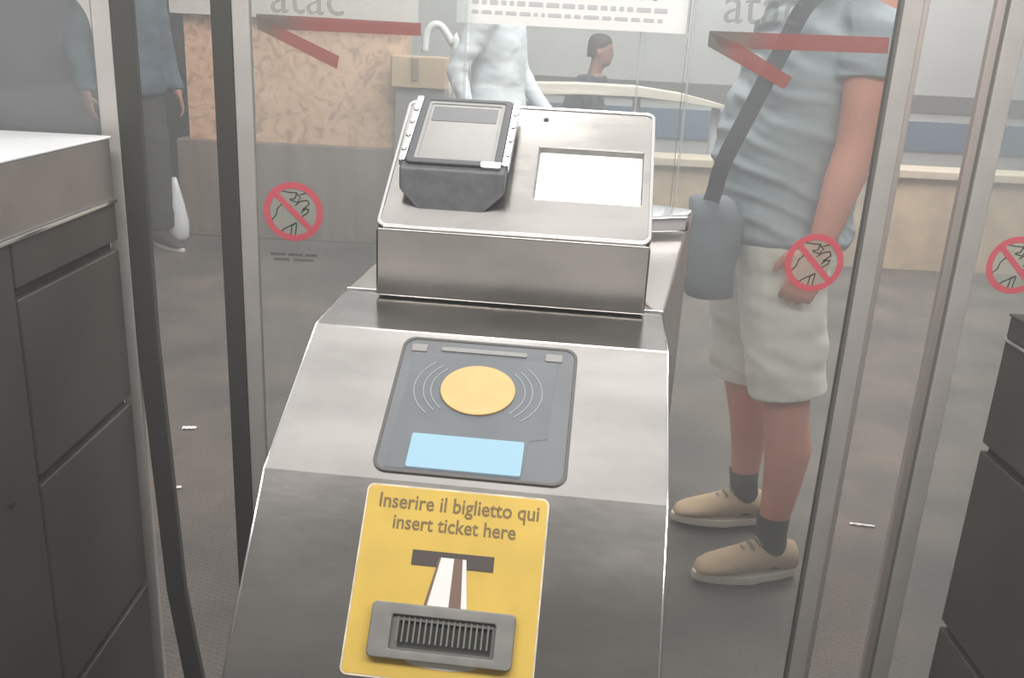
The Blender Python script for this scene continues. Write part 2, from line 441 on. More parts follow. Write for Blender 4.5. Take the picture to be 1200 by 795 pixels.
link('screw_hole', bm, SLOT, gate)
# reader face
FL = math.hypot(.151, .086); fc, fs = .151/FL, .086/FL
def TF(p):
    return L3(p.x, .692+p.y*fc-p.z*fs, .938+p.y*fs+p.z*fc)
bm = nb(); ring(bm, rrect(-.1795, -.0095, .0075, .1655, .013, 8), rrect(-.1765, -.0125, .0105, .1625, .011, 8), TF, -.001, .0022)
rd = link('reader_frame', bm, mat('reader_edge', col(88, 86, 84), .4), gate, bevel=.0006)
bm = nb(); prism(bm, rrect(-.177, -.012, .010, .163, .011, 8), TF, -.003, .0012)
rp = link('reader_panel', bm, DARKGLOSS, gate, label='dark grey contactless card reader panel')
bm = nb(); prism(bm, [(-.168, .012), (-.05, .012), (-.045, .052), (-.03, .056), (-.028, .146), (-.166, .146)], TF, .0012, .0016)
link('reader_overlay', bm, mat('overlay_blue_grey', col(104, 109, 113), .3, noise_amt=.06), rp)
bm = nb(); prism(bm, ellipse(-.099, .104, .0350, .0292, 64), TF, .001, .0038)
link('reader_disc', bm, YDISC, rp, bevel=.0008, label='pale yellow oval touch target')
for k, (rx_, rr) in enumerate([(.044, .034), (.051, .039), (.060, .045)]):
    for sgn in (0, PI):
        bm = nb()
        pts = [(-.099+rx_*math.cos(sgn+t), .104+rr*math.sin(sgn+t)) for t in [(-.75+1.5*q/10) for q in range(11)]]
        stroke(bm, pts, .0011, TF, .0016, .0021)
        link('wave_arc', bm, mat('arc_print', col(142, 146, 150), .5), rp)
bm = nb(); prism(bm, rrect(-.150, -.0495, .0135, .0495, .002, 4), TF, .001, .003)
link('reader_display', bm, LCD, rp, label='glowing light blue text display')
bm = nb(); prism(bm, rrect(-.141, -.058, .1495, .1545, .001, 3), TF, .001, .0026)
prism(bm, rrect(-.170, -.155, .147, .156, .001, 3), TF, .001, .0024); prism(bm, rrect(-.040, -.024, .147, .156, .001, 3), TF, .001, .0024)
link('indicator_bar', bm, mat('indicator_grey', col(138, 137, 135), .4), rp)
# yellow plate on the steep lower face; t runs down
LL = math.hypot(.097, .127); lc, ls = .097/LL, .127/LL
def TLW(p):
    return L3(p.x, .692-p.y*lc-p.z*ls, .938-p.y*ls+p.z*lc)
bm = nb(); prism(bm, rrect(-.177, -.0235, .0055, .158, .005, 5), TLW, .0002, .0022)
yp = link('ticket_sign', bm, YELLOW, gate, bevel=.0006, label='yellow plate around the ticket slot')
bm = nb(); ring(bm, rrect(-.1783, -.0222, .0042, .1593, .006, 5), rrect(-.1765, -.024, .006, .1575, .005, 5), TLW, .0002, .0019)
link('worn_edge', bm, mat('worn_white_edge', col(205, 195, 175), .7, noise_amt=.2, noise_scale=60), yp)
bm = text_mesh('Inserire il biglietto qui', .136, lambda p: TLW(V((-.166+p.x, .0235-p.y*1.12, .0023+p.z))), bold=.012)
link('lettering', bm, INK, yp)
bm = text_mesh('insert ticket here', .104, lambda p: TLW(V((-.152+p.x, .0405-p.y*1.12, .0023+p.z))), bold=.012)
link('lettering', bm, INK, yp)
bm = nb(); prism(bm, [(-.132, .0565), (-.0635, .0565), (-.0635, .069), (-.132, .069)], TLW, .0022, .0027)
link('slot_print', bm, DARKINK, yp)
bm = nb(); prism(bm, [(-.109, .061), (-.0865, .061), (-.0815, .100), (-.117, .100)], TLW, .0027, .0032)
link('ticket_print', bm, mat('ticket_white', col(226, 224, 220), .5), yp)
bm = nb(); prism(bm, [(-.0965, .061), (-.0895, .061), (-.0865, .100), (-.0965, .100)], TLW, .0032, .0036)
prism(bm, [(-.109, .061), (-.1075, .061), (-.1145, .100), (-.117, .100)], TLW, .0032, .0036)
link('ticket_stripe', bm, mat('ticket_dark_stripe', col(116, 92, 82), .5), yp)
bm = nb(); prism(bm, ellipse(-.097, .1425, .030, .006, 32), TLW, .0022, .0027)
link('slot_underprint', bm, mat('pale_print', col(222, 220, 210), .5), yp)
bm = nb()
ring(bm, rrect(-.1575, -.0405, .1005, .1435, .004, 6), rrect(-.140, -.056, .1095, .1365, .002, 6), TLW, .002, .011)
mo = link('ticket_mouth', bm, GREYP, gate, bevel=.0015, label='grey plastic ticket slot bezel')
bm = nb()
ring(bm, rrect(-.142, -.054, .1075, .1385, .002, 6), rrect(-.134, -.0585, .1135, .1345, .001, 6), TLW, .0024, .0068)
link('slot_throat', bm, mat('throat_grey', col(96, 96, 92), .55), mo)
bm = nb(); prism(bm, rrect(-.14, -.056, .1085, .1375, .002, 6), TLW, .0022, .0030)
link('slot_opening', bm, mat('slot_black', col(58, 58, 55), .7), mo)
bm = nb()
for k in range(17):
    uu = -.136+k*.0046; box(bm, uu, uu+.0014, .1095, .130, .003, .0078, TLW)
link('slot_ribs', bm, mat('rib_grey', col(112, 112, 106), .55), mo)

# ------------------------------------------------------------------ payment terminal on the housing
term = thing('card_terminal', 'black card payment terminal with grey screen mounted on the steel housing', 'card reader', u_*UC+v_*VC+V((0, 0, 0)), -TH)
cu_ = -.160
def sec(v, ztop, zbot, wt=.0575, wb=.030, ch=.021):
    zc = max(zbot+.004, ztop-ch)
    return [L3(cu_-wt, v, ztop), L3(cu_+wt, v, ztop), L3(cu_+wt, v, zc), L3(cu_+wb, v-.0, zbot), L3(cu_-wb, v, zbot), L3(cu_-wt, v, zc)]
bm = nb()
r1 = sec(.965, 1.1675, 1.122, .0575, .034, .024)
for k in (3, 4): r1[k].y = .957-VC
loft(bm, [r1, sec(1.077, 1.2345, 1.2125, .0555, .045, .02)])
link('case', bm, BLACKP, term, bevel=.003, segs=3)
KL = math.hypot(.112, .067); kc, ks = .112/KL, .067/KL
def TK(p): return L3(cu_+p.x, .965+p.y*kc-p.z*ks, 1.1675+p.y*ks+p.z*kc)
bm = nb(); ring(bm, rrect(-.052, .052, .006, KL-.004, .006), rrect(-.044, .044, .014, KL-.010, .003), TK, 0, .004)
link('screen_surround', bm, mat('glossy_black', col(78, 80, 84), .45, spec=.3), term, bevel=.001)
bm = nb(); ring(bm, rrect(-.0445, .0445, .0135, KL-.0095, .003), rrect(-.040, .040, .017, KL-.015, .002), TK, 0, .003)
link('inner_bezel', bm, mat('light_grey_bezel', col(140, 140, 138), .5), term)
bm = nb(); prism(bm, rrect(-.041, .041, .016, KL-.014, .002), TK, -.001, .0022)
sc = link('screen', bm, mat('terminal_screen', col(128, 127, 125), .3, noise_amt=.04), term)
bm = nb(); prism(bm, rrect(-.037, .037, KL-.047, KL-.020, .001), TK, .0022, .0026)
link('dark_band', bm, mat('screen_band', col(88, 91, 95), .4), sc)
for s in (-1, 1):
    bm = nb(); a, b = sorted((s*.0525, s*.0600)); prism(bm, rrect(a, b, .010, KL-.002, .002, 3), TK, -.006, .003)
    rl = link('side_rail', bm, CHROME, term, bevel=.001)
    for q in (.030, .055, .080, .104):
        bm = nb(); prism(bm, ellipse(s*.0570, q, .0032, .0045, 16), TK, .002, .0045)
        link('nub', bm, CHROME, rl, bevel=.001)
bm = nb(); prism(bm, rrect(.030, .052, .004, .013, .002, 3), TK, .001, .0045)
link('corner_clip', bm, CHROME, term, bevel=.001)

# ------------------------------------------------------------------ glass barrier leaves
GY = 1.35
def pane(parent, x0, x1, z0, z1, y=GY+.01):
    bm = nb(); box(bm, x0, x1, y-.004, y+.004, z0, z1)
    return link('glass_pane', bm, GLASS, parent)
def post_part(name, parent, x0, x1, y0, y1, z0, z1, m, bev=.002):
    bm = nb(); box(bm, x0, x1, y0, y1, z0, z1); return link(name, bm, m, parent, bevel=bev)
# far left panel: post, seal, rounded top frame
g1 = thing('glass_gate_leaf', 'glass gate panel leftmost in the photo, behind the left cabinet, with pale metal post', 'glass gate', (-.592, GY, 0))
def rel(o, pts): return [V(p)-o.location for p in pts]
def leaf_box(name, root, x0, x1, y0, y1, z0, z1, m, bev=.002):
    l = root.location
    bm = nb(); box(bm, x0-l.x, x1-l.x, y0-l.y, y1-l.y, z0, z1); return link(name, bm, m, root, bevel=bev)
leaf_box('frame_post', g1, -.606, -.579, GY, GY+.012, .0, 1.62, ALU)
leaf_box('glass_pane', g1, -1.35, -.606, GY+.006, GY+.014, .1, 1.62, GLASS, 0)
# curved corner bracket at head height
bm = nb(); l = g1.location
cpts = [(-.606, 1.28)] + [(-.606-.05*(1-math.cos(t)), 1.28+.06*math.sin(t)) for t in [PI/2*k/8 for k in range(1, 9)]] + [(-1.35, 1.345), (-1.35, 1.365), (-.606, 1.365)]
prism(bm, cpts, lambda p: V((p.x-l.x, p.z-l.y, p.y)), GY-.001, GY+.005)
link('corner_frame', bm, ALU, g1, bevel=.002)
bm = nb()
sp = [((-.579, 1.62), (-.548, 1.62)), ((-.579, .83), (-.546, .83)), ((-.568, .52), (-.536, .52)), ((-.563, .375), (-.531, .375)), ((-.553, .28), (-.521, .28)), ((-.541, .17), (-.508, .17)), ((-.52, .06), (-.486, .06))]
loft(bm, [[V((a[0]-l.x, -.001, a[1])), V((b[0]-l.x, -.001, b[1])), V((b[0]-l.x, .014, b[1])), V((a[0]-l.x, .014, a[1]))] for a, b in sp])
link('rubber_seal', bm, RUBBER, g1, bevel=.002)
# left leaf
g2 = thing('glass_gate_leaf', 'glass gate leaf with red stripe logo just left of the ticket machine', 'glass gate', (-.41, GY, 0))
leaf_box('frame_post', g2, -.408, -.383, GY, GY+.014, .02, 1.62, ALU)
leaf_box('rubber_seal', g2, -.437, -.408, GY-.002, GY+.014, .02, 1.62, RUBBER)
leaf_box('glass_pane', g2, -.383, -.079, GY+.006, GY+.014, .06, 1.62, GLASS, 0)
leaf_box('pane_edge', g2, -.080, -.0765, GY+.004, GY+.016, .06, 1.62, film('polished_glass_edge', col(206, 214, 214), .35, .2), 0)
# middle fixed panel
g3 = thing('glass_barrier', 'fixed glass panel with the white poster behind the ticket machine', 'glass barrier', (.08, GY+.05, 0))
leaf_box('glass_pane', g3, -.074, .24, GY+.030, GY+.038, .06, 1.62, GLASS, 0)
leaf_box('pane_edge', g3, .172, .1745, GY+.028, GY+.040, .06, 1.62, MATS['polished_glass_edge'], 0)
# right leaf
g4 = thing('glass_gate_leaf', 'glass gate leaf with red stripe logo, in front of the man in grey shirt', 'glass gate', (.545, GY, 0))
leaf_box('glass_pane', g4, .243, .526, GY+.006, GY+.014, .06, 1.62, GLASS, 0)
leaf_box('pane_edge', g4, .2405, .243, GY+.004, GY+.016, .06, 1.62, MATS['polished_glass_edge'], 0)
leaf_box('frame_post', g4, .530, .558, GY, GY+.014, .02, 1.62, ALU)
leaf_box('groove', g4, .5255, .530, GY+.002, GY+.014, .02, 1.62, mat('groove_grey', col(104, 102, 98), .6), 0)
leaf_box('post_lip', g4, .558, .566, GY+.002, GY+.014, .02, 1.62, mat('post_lip_metal', col(205, 196, 190), .45, .7), .001)
# far right
g5 = thing('glass_gate_leaf', 'glass gate panel rightmost in the photo, behind the dark right cabinet', 'glass gate', (.685, GY, 0))
leaf_box('post_lip', g5, .659, .672, GY+.002, GY+.014, .02, 1.62, MATS['post_lip_metal'], .001)
leaf_box('groove', g5, .672, .677, GY+.004, GY+.014, .02, 1.62, MATS['groove_grey'], 0)
leaf_box('frame_post', g5, .677, .706, GY, GY+.014, .02, 1.62, ALU)
leaf_box('glass_pane', g5, .706, 1.4, GY+.006, GY+.014, .06, 1.62, GLASS, 0)

# ------------------------------------------------------------------ cabinets left and right
def cabinet(root, face, sgn, y0, y1, ztop, slots, ysplit, lip, top=None):
    """face: x of the lane side; sgn: direction away from the lane"""
    l = root.location
    def bx_(name, xa, xb, ya, yb, za, zb, m, bev=.002, par=root):
        a, b = sorted((face+sgn*xa-l.x, face+sgn*xb-l.x)); bm = nb(); box(bm, a, b, ya-l.y, yb-l.y, za, zb)
        return link(name, bm, m, par, bevel=bev)
    bx_('body', .012, .55, y0, y1, 0, ztop-.004, SLOT)
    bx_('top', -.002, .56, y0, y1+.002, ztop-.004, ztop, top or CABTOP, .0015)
    bx_('upper_panel', 0, .02, y0, y1, lip+.003, ztop-.004, STEEL2 if sgn < 0 else CABINET)
    bx_('trim_strip', -.004, .012, y0, y1, lip-.002, lip+.003, CHROME, .001)
    zz = [lip-.002]+slots+[.04]
    for k in range(len(zz)-1):
        hi = zz[k]-(.007 if k else 0); lo = zz[k+1]+(.007 if k < len(zz)-2 else 0)
        d = bx_('door', 0, .014, ysplit, y1, lo, hi, CABINET)
    bx_('side_panel', 0, .014, y0, ysplit-.006, .04, lip-.002, CABINET)
cl = thing('gate_cabinet', 'grey metal gate cabinet on the left with shiny top and recessed seams', 'gate cabinet', (-.86, .8, 0))
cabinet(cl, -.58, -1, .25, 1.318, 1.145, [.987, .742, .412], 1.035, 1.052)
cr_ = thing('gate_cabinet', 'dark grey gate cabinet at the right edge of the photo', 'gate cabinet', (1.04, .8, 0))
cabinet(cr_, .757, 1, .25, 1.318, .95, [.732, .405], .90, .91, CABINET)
bm = nb(); prism(bm, ellipse(0, 0, .004, .004, 14), lambda p: V((.2810+p.z, .963-.8+p.x, .747+p.y)), -.002, .004)
link('lock', bm, mat('lock_black', col(30), .5), cl)

# ------------------------------------------------------------------ things stuck on the glass
def TG(p): return V((p.x, -p.z, p.y))   # local sticker coordinates: x, up, towards the viewer
def sticker(label, cx, cz, rot=0):
    t = thing('prohibition_sticker', label, 'sticker', (cx, GY+.0055, cz), 0, 'round no-touching stickers on the glass')
    R = .0445
    bm = nb(); prism(bm, ellipse(0, 0, R*.8, R*.8, 40), TG, .0002, .0006); link('disc', bm, PALEDISC, t)
    bm = nb(); k = 230.0
    def c(*ps): return [((x-370)/k*R, -(y-450)/k*R) for x, y in ps]
    wd = .0016
    for ln in [c((195, 525), (235, 482), (245, 432), (290, 385)), c((285, 292), (345, 300), (400, 300), (385, 345), (345, 355)),
               c((425, 315), (470, 300), (520, 320)), c((385, 400), (430, 365), (480, 355), (495, 385), (440, 430)),
               c((430, 340), (400, 310)), c((440, 430), (490, 425), (480, 455), (425, 490)), c((430, 455), (468, 415)),
               c((262, 615), (300, 585), (390, 535), (355, 560), (345, 640)), c((392, 545), (380, 640)), c((350, 360), (400, 375), (420, 350))]:
        stroke(bm, ln, wd, TG, .0007, .001)
    link('hand_drawing', bm, BLACKLINE, t)
    bm = nb(); ring(bm, ellipse(0, 0, R, R, 56), ellipse(0, 0, R*.79, R*.79, 56), TG, .0011, .0016)
    link('ring', bm, RED, t)
    bm = nb(); stroke(bm, [(-R*.60, R*.60), (R*.60, -R*.60)], .0085, TG, .0011, .0015)
    link('slash', bm, RED, t)
    return t
for lb, (px, py) in [('red ringed no-touching sticker on the glass left of the machine', (343, 249)),
                     ('red ringed no-touching sticker in front of the man\'s hand', (955, 309)),
                     ('red ringed no-touching sticker cut by the right photo edge', (1192, 312))]:
    p = at(px, py, GY); sticker(lb, p.x, p.z)
# faint caption under the left sticker
def logo(label, px0, py0, pts, txt, tx0, tx1, ty):
    o = at(px0, py0, GY)
    t = thing('logo_decal', label, 'decal', (o.x, GY+.0055, o.z), 0, 'red striped logo decals on the glass')
    q = lambda x, y: (lambda r: (r.x-o.x, r.z-o.z))(at(x, y, GY))
    rampc = [(0, col(118, 116, 112)[:3]), (.16, col(126, 112, 106)[:3]), (.34, col(158, 98, 94)[:3]), (1, col(164, 104, 98)[:3])]
    bm = nb(); prism(bm, [q(*p) for p in pts[0]], TG, .0004, .0009)
    link('long_bar', bm, film('red_bar_film', col(160, 90, 85), .72, ramp_x=rampc), t)
    bm = nb(); prism(bm, [q(*p) for p in pts[1]], TG, .0010, .0014)
    link('slanted_bar', bm, film('red_slant_film', col(160, 90, 85), .72, ramp_x=rampc), t)
    a, b = q(tx0, ty), q(tx1, ty)
    wdt = b[0]-a[0]
    bm = text_mesh(txt, wdt, lambda p: TG(V((a[0]+p.x, a[1]+p.y*1.05, .0005))), bold=.0)
    link('lettering', bm, film('grey_letter_film', col(120, 118, 114), .5), t)
logo('grey and red atac decal on the glass left of the poster', 300, 20,
     [[(299, 16), (493, 27), (493, 42), (316, 34)], [(299, 16), (301, 34), (394, 81), (397, 66), (330, 33)]], 'atac', 316, 402, 14)
logo('grey and red atac decal on the glass in front of the grey shirt', 833, 38,
     [[(832, 36), (1044, 44), (1042, 63), (845, 56)], [(832, 37), (830, 54), (920, 105), (929, 91), (868, 52)]], 'atac', 848, 940, 26)
bm = nb(); o_ = at(343, 298, GY)
for r_, (a, b) in enumerate([(-.035, -.012), (-.008, .014), (.018, .036), (-.03, -.006), (0, .03)]):
    box(bm, a, b, -.0006, 0, -.004-.008*(r_ // 3), .0-.008*(r_ // 3))
cp = link('sticker_caption', bm, film('faint_caption', col(96, 84, 80), .35)); cp.location = (o_.x, GY+.0055, o_.z)
tag(cp, 'faint dark caption lines under the left red ringed sticker', 'sticker')
# poster
p0 = at(535, 26, GY+.03); p1 = at(803, 40, GY+.03)
pt = thing('poster', 'white poster with small print on the glass above the machine', 'poster', (p0.x, GY+.029, min(p0.z, p1.z)))
pw = p1.x-p0.x
bm = nb(); box(bm, 0, pw, -.0012, 0, 0, .21); link('sheet', bm, WHITE, pt)
TG2 = lambda p: V((p.x, -.0012-p.z, p.y))
for rw, (z0, hh) in enumerate([(.0135, .0050), (.0265, .0062)]):
    bm = nb(); x = .022; rnd = random.Random(3+rw)
    while x < pw-.03:
        ww = rnd.uniform(.005, .022)
        prism(bm, rrect(x, min(x+ww, pw-.022), z0, z0+hh, .0015, 2), TG2, .0002, .0006); x += ww+.0045
    link('text_line', bm, mat('faint_print', col(196, 197, 200), .7), pt)
for px in (628, 657, 665, 707, 752, 767):
    bm = nb(); q = at(px, 6, GY+.03).x-p0.x; hgt = .043 if px > 740 else .046
    prism(bm, rrect(q-.004, q+.004, hgt, hgt+.03, .003, 3), TG2, .0002, .0007)
    link('figure_print', bm, mat('figure_grey', col(120, 118, 112), .7), pt)

# ------------------------------------------------------------------ people
SKIN = mat('skin', col(226, 152, 130), .55, noise_amt=.07, noise_scale=9)
SKIN_D = mat('tanned_skin', col(138, 102, 88), .55, noise_amt=.07, noise_scale=9)
HAIR = mat('dark_hair', col(60, 52, 46), .6)
def ell_ring(c, lat, fwd, rl, rf, n=24, tilt=V((0, 0, 0))):
    out = []
    for k in range(n):
        a = 2*PI*k/n; ca, sa = math.cos(a), math.sin(a)
        # slightly boxy ellipse
        e = .85
        ca2 = math.copysign(abs(ca)**e, ca); sa2 = math.copysign(abs(sa)**e, sa)
        out.append(V(c)+lat*rl*ca2+fwd*rf*sa2+V((0, 0, 1))*(tilt.dot(lat*ca+fwd*sa)))
    return out
def add_hand(bm, wrist, d, side, palm_n, curl=.6, s=1.0):
    """palm with five separate fingers; d: along the hand, side: towards the thumb, palm_n: the way fingers curl"""
    d = d.normalized(); side = (side-d*side.dot(d)).normalized(); palm_n = d.cross(side)*(1 if d.cross(side).dot(palm_n) > 0 else -1)
    def rr(c, w_, t_): return ell_ring_general(c, side, palm_n, w_, t_)
    loft(bm, [rr(wrist-d*.02*s, .028*s, .021*s), rr(wrist+d*.02*s, .034*s, .018*s), rr(wrist+d*.06*s, .041*s, .015*s), rr(wrist+d*.095*s, .040*s, .012*s)])
    for k, (off, ln) in enumerate([(.031, .068), (.0105, .077), (-.0105, .071), (-.030, .055)]):
        p = wrist+d*.088*s+side*off*s; pts = [p]; dd = d.copy()
        for q, fr in enumerate((.45, .32, .23)):
            ang = curl*(.55+.35*q)
            dd = (Matrix.Rotation(ang if d.cross(palm_n).dot(side) < 0 else ang, 3, d.cross(palm_n)) @ dd).normalized() if True else dd
            p = p+dd*ln*fr*s; pts.append(p)
        tube(bm, pts, [.0092*s, .0086*s, .0078*s, .0064*s], 8)
    p = wrist+d*.028*s+side*.028*s
    t1 = p+(d*.55+side*.75+palm_n*.25).normalized()*.036*s
    t2 = t1+(d*.9+side*.25+palm_n*.35).normalized()*.030*s
    t3 = t2+(d*1+palm_n*.5).normalized()*.022*s
    tube(bm, [p-side*.01*s, t1, t2, t3], [.014*s, .0115*s, .0100*s, .0075*s], 8)
def ell_ring_general(c, a, b, ra, rb, n=14):
    return [V(c)+a*ra*math.cos(2*PI*k/n)+b*rb*math.sin(2*PI*k/n) for k in range(n)]
def add_head(bm, neck, head, fwd, lat, s=1.0):
    """skull, jaw, nose, ears; head = centre of the skull"""
    up = V((0, 0, 1))
    rings = []
    for h, rl, rf, of in [(-.118, .022, .026, .045), (-.108, .040, .045, .035), (-.085, .056, .070, .022), (-.05, .066, .086, .012), (-.01, .072, .094, .006),
                          (.03, .075, .097, 0), (.065, .072, .092, -.004), (.095, .058, .074, -.008), (.112, .034, .044, -.010), (.118, .01, .012, -.01)]:
        rings.append(ell_ring_general(head+up*h*s+fwd*of*s, lat, fwd, rl*s, rf*s, 24))
    loft(bm, rings)
    tube(bm, [neck-up*.05*s, head-up*.05*s-fwd*.01*s], [.058*s, .054*s], 16)
    f0 = head+fwd*.093*s
    loft(bm, [ell_ring_general(f0+up*.02*s-fwd*.012*s, lat, fwd, .007*s, .008*s, 10), ell_ring_general(f0-up*.012*s+fwd*.004*s, lat, fwd, .011*s, .013*s, 10),
              ell_ring_general(f0-up*.03*s+fwd*.006*s, lat, fwd, .016*s, .016*s, 10), ell_ring_general(f0-up*.040*s, lat, fwd, .010*s, .010*s, 10)])
    for z in (-.062, -.072):
        tube(bm, [f0-up*(-z)*s-fwd*.012*s-lat*.022*s, f0-up*(-z)*s-fwd*.002*s, f0-up*(-z)*s-fwd*.012*s+lat*.022*s], [.005*s, .008*s, .005*s], 8)
    for sg in (-1, 1):
        c = head+lat*sg*.075*s-up*.012*s-fwd*.004*s
        loft(bm, [ell_ring_general(c-lat*sg*.008*s, fwd, up, .014*s, .026*s, 12), ell_ring_general(c+lat*sg*.010*s-fwd*.006*s, fwd, up, .019*s, .032*s, 12), ell_ring_general(c+lat*sg*.015*s-fwd*.008*s, fwd, up, .014*s, .026*s, 12)])
def lerp(a, b, t): return V(a)*(1-t)+V(b)*t

def person(name, label, J, fwd, outfit, voxel=.007, s=1.0, build=1.0, folds=.004):
    """J: joints (world). outfit: dict of materials and cut lengths"""
    fwd = V(fwd).normalized(); up = V((0, 0, 1)); lat = fwd.cross(up).normalized()   # lat = the person's right
    base = V((J['pelvis'].x, J['pelvis'].y, 0))
    t = thing(name, label, 'person', base)
    J = {k: V(p)-base for k, p in J.items()}
    W = build
    # ---- body
    bm = nb()
    pel, chest, neck = J['pelvis'], J['chest'], J['neck']
    def torso(bm, g, lo=-.10, hi=1.0, belly=outfit.get('belly', 0)):
        rs = []
        spec = [(lo, .150, .115, 0), (0, .165, .125, 0), (.25, .158, .120+belly*.6, belly*.5), (.45, .155, .118+belly*.8, belly*.6), (.7, .168, .122+belly*.35, belly*.2), (.88, .178, .118, 0), (1.0, .150, .098, 0), (1.09, .075, .072, 0)]
        for tt, rl, rf, of in spec:
            if tt > hi: continue
            tt2 = tt if tt >= 0 else tt
            c = lerp(pel, neck, tt2*.93)
            if tt > .1: c = c+(chest-lerp(pel, neck, .6))*math.sin(min(1, tt)*PI)
            gg = g+(.014 if g and tt <= 0 else 0)
            rs.append(ell_ring(c+fwd*of, lat, fwd, (rl+gg)*W, (rf+gg)*W, 28))
        loft(bm, rs)
    torso(bm, 0)
    add_head(bm, neck, J['head'], fwd, lat, s)
    for sd, sg in (('L', -1), ('R', 1)):
        sh, el, wr = J['shoulder'+sd], J['elbow'+sd], J['wrist'+sd]
        tube(bm, [lerp(sh, chest, .35), sh, lerp(sh, el, .3), lerp(sh, el, .75), el, lerp(el, wr, .3), lerp(el, wr, .75), wr],
             [k*W for k in (.06, .060, .053, .045, .043, .043, .034, .028)], 16)
        hd = J.get('hand'+sd, (wr-el)); add_hand(bm, wr, hd if 'hand'+sd not in J else J['hand'+sd]+base-wr-base, fwd*.9+lat*(-sg)*.25, lat*(-sg), .45, s)
        hp, kn, an = J['hip'+sd], J['knee'+sd], J['ankle'+sd]
        tube(bm, [lerp(hp, pel, .3)+up*.04, hp, lerp(hp, kn, .4), lerp(hp, kn, .85), kn], [k*W for k in (.085, .090, .080, .060, .057)], 18)
        cal = -fwd*.012
        tube(bm, [kn, lerp(kn, an, .15)+cal*.5, lerp(kn, an, .35)+cal*1.6, lerp(kn, an, .6)+cal, lerp(kn, an, .88), an-up*.03], [k*W for k in (.057, .055, .058, .047, .035, .036)], 18)
        toe = J['toe'+sd]; fd = V((toe.x-an.x, toe.y-an.y, 0))
        fn = fd.normalized(); g0 = V((an.x, an.y, an.z-.088))
        loft(bm, [ell_ring_general(g0+fn*a_+up*h_, V((-fn.y, fn.x, 0)), up, w_, q_) for a_, h_, w_, q_ in [(-.052, .035, .022, .020), (-.02, .042, .028, .03), (.03, .04, .030, .026), (.09, .034, .032, .018), (.14, .031, .026, .012), (.165, .029, .014, .008)]])
        tube(bm, [an, g0+up*.045], [.036, .034], 12)
    bm = fused(bm, voxel)
    link('body', bm, outfit['skin'], t, smooth=True)
    # ---- face
    h = J['head']
    for sg in (-1, 1):
        bm = nb(); blob(bm, h+fwd*.086*s+lat*sg*.030*s+up*.012*s, .011*s, .011*s, .008*s, 12)
        link('eye', bm, mat('eye_dark', col(60, 50, 44), .3), t, smooth=True)
    bm = nb(); rs = []
    for hh, rl, rf, of in [(-.05, .060, .05, -.055), (-.01, .078, .072, -.035), (.03, .083, .094, -.014), (.07, .080, .098, -.006), (.105, .066, .080, -.010), (.126, .035, .045, -.012), (.132, .008, .01, -.012)]:
        rs.append(ell_ring_general(h+up*hh*s+fwd*of*s, lat, fwd, rl*s, rf*s, 24))
    loft(bm, rs)
    link('hair', bm, outfit.get('hair', HAIR), t, smooth=True)
    # ---- clothes
    def wrinkle(bm, amp, sc, fold_amp=0):
        for v in bm.verts:
            p = v.co*sc
            n1 = noise.noise(V((p.x*1.2+p.z*.8, p.y*1.2, p.z*2.6)))
            n2 = noise.noise(V((p.x*3+p.z*2, p.y*3, p.z*6))+V((9, 3, 1)))
            dv = amp*(n1*1.5+n2*.6)
            if fold_amp:
                ph_ = v.co.z*95+(v.co.x*fwd.x+v.co.y*fwd.y)*-42+noise.noise(v.co*5)*5
                fade = max(0, min(1, (v.co.z-.86)/.06))*(.35+.65*max(0, noise.noise(v.co*4+V((4, 4, 4)))+.45))
                dv += fold_amp*fade*(math.sin(ph_)+.4*math.sin(ph_*1.9+2))
            v.co += v.normal*dv
    bm = nb(); torso(bm, .020, lo=outfit.get('hem', -.02))
    for sd in 'LR':
        sh, el, wr = J['shoulder'+sd], J['elbow'+sd], J['wrist'+sd]
        k = outfit['sleeve']
        if k <= 1: tube(bm, [lerp(sh, chest, .4), sh+up*.004, lerp(sh, el, k*.5), lerp(sh, el, k)], [r*W for r in (.07, .072, .069, .067)], 20)
        else: tube(bm, [lerp(sh, chest, .4), sh, lerp(sh, el, .5), el, lerp(el, wr, .5), lerp(el, wr, .95)], [r*W for r in (.07, .072, .062, .055, .048, .040)], 20)
    bm = fused(bm, voxel, 3); bm.normal_update(); wrinkle(bm, folds, 6, outfit.get('fold', 0))
    link('shirt', bm, outfit['shirt'], t, smooth=True)
    bm = nb()
    loft(bm, [ell_ring(lerp(pel, neck, a)+V((0, 0, 0)), lat, fwd, (rl)*W, (rf)*W, 28) for a, rl, rf in [(-.16, .12, .10), (-.08, .175, .135), (0, .182, .140), (.08, .176, .138), (.14, .172, .134)]])
    for sd in 'LR':
        hp, kn, an = J['hip'+sd], J['knee'+sd], J['ankle'+sd]; k = outfit['leg']
        if k <= 1: tube(bm, [hp+up*.03, lerp(hp, kn, .3), lerp(hp, kn, .65), lerp(hp, kn, k)], [r*W for r in (.108, .106, .100, .093)], 22)
        else: tube(bm, [hp+up*.03, lerp(hp, kn, .4), kn, lerp(kn, an, .5), lerp(kn, an, .95)], [r*W for r in (.105, .098, .078, .070, .062)], 22)
    bm = fused(bm, voxel, 3); bm.normal_update(); wrinkle(bm, folds*.9, 5)
    link(outfit['leg_name'], bm, outfit['trousers'], t, smooth=True)
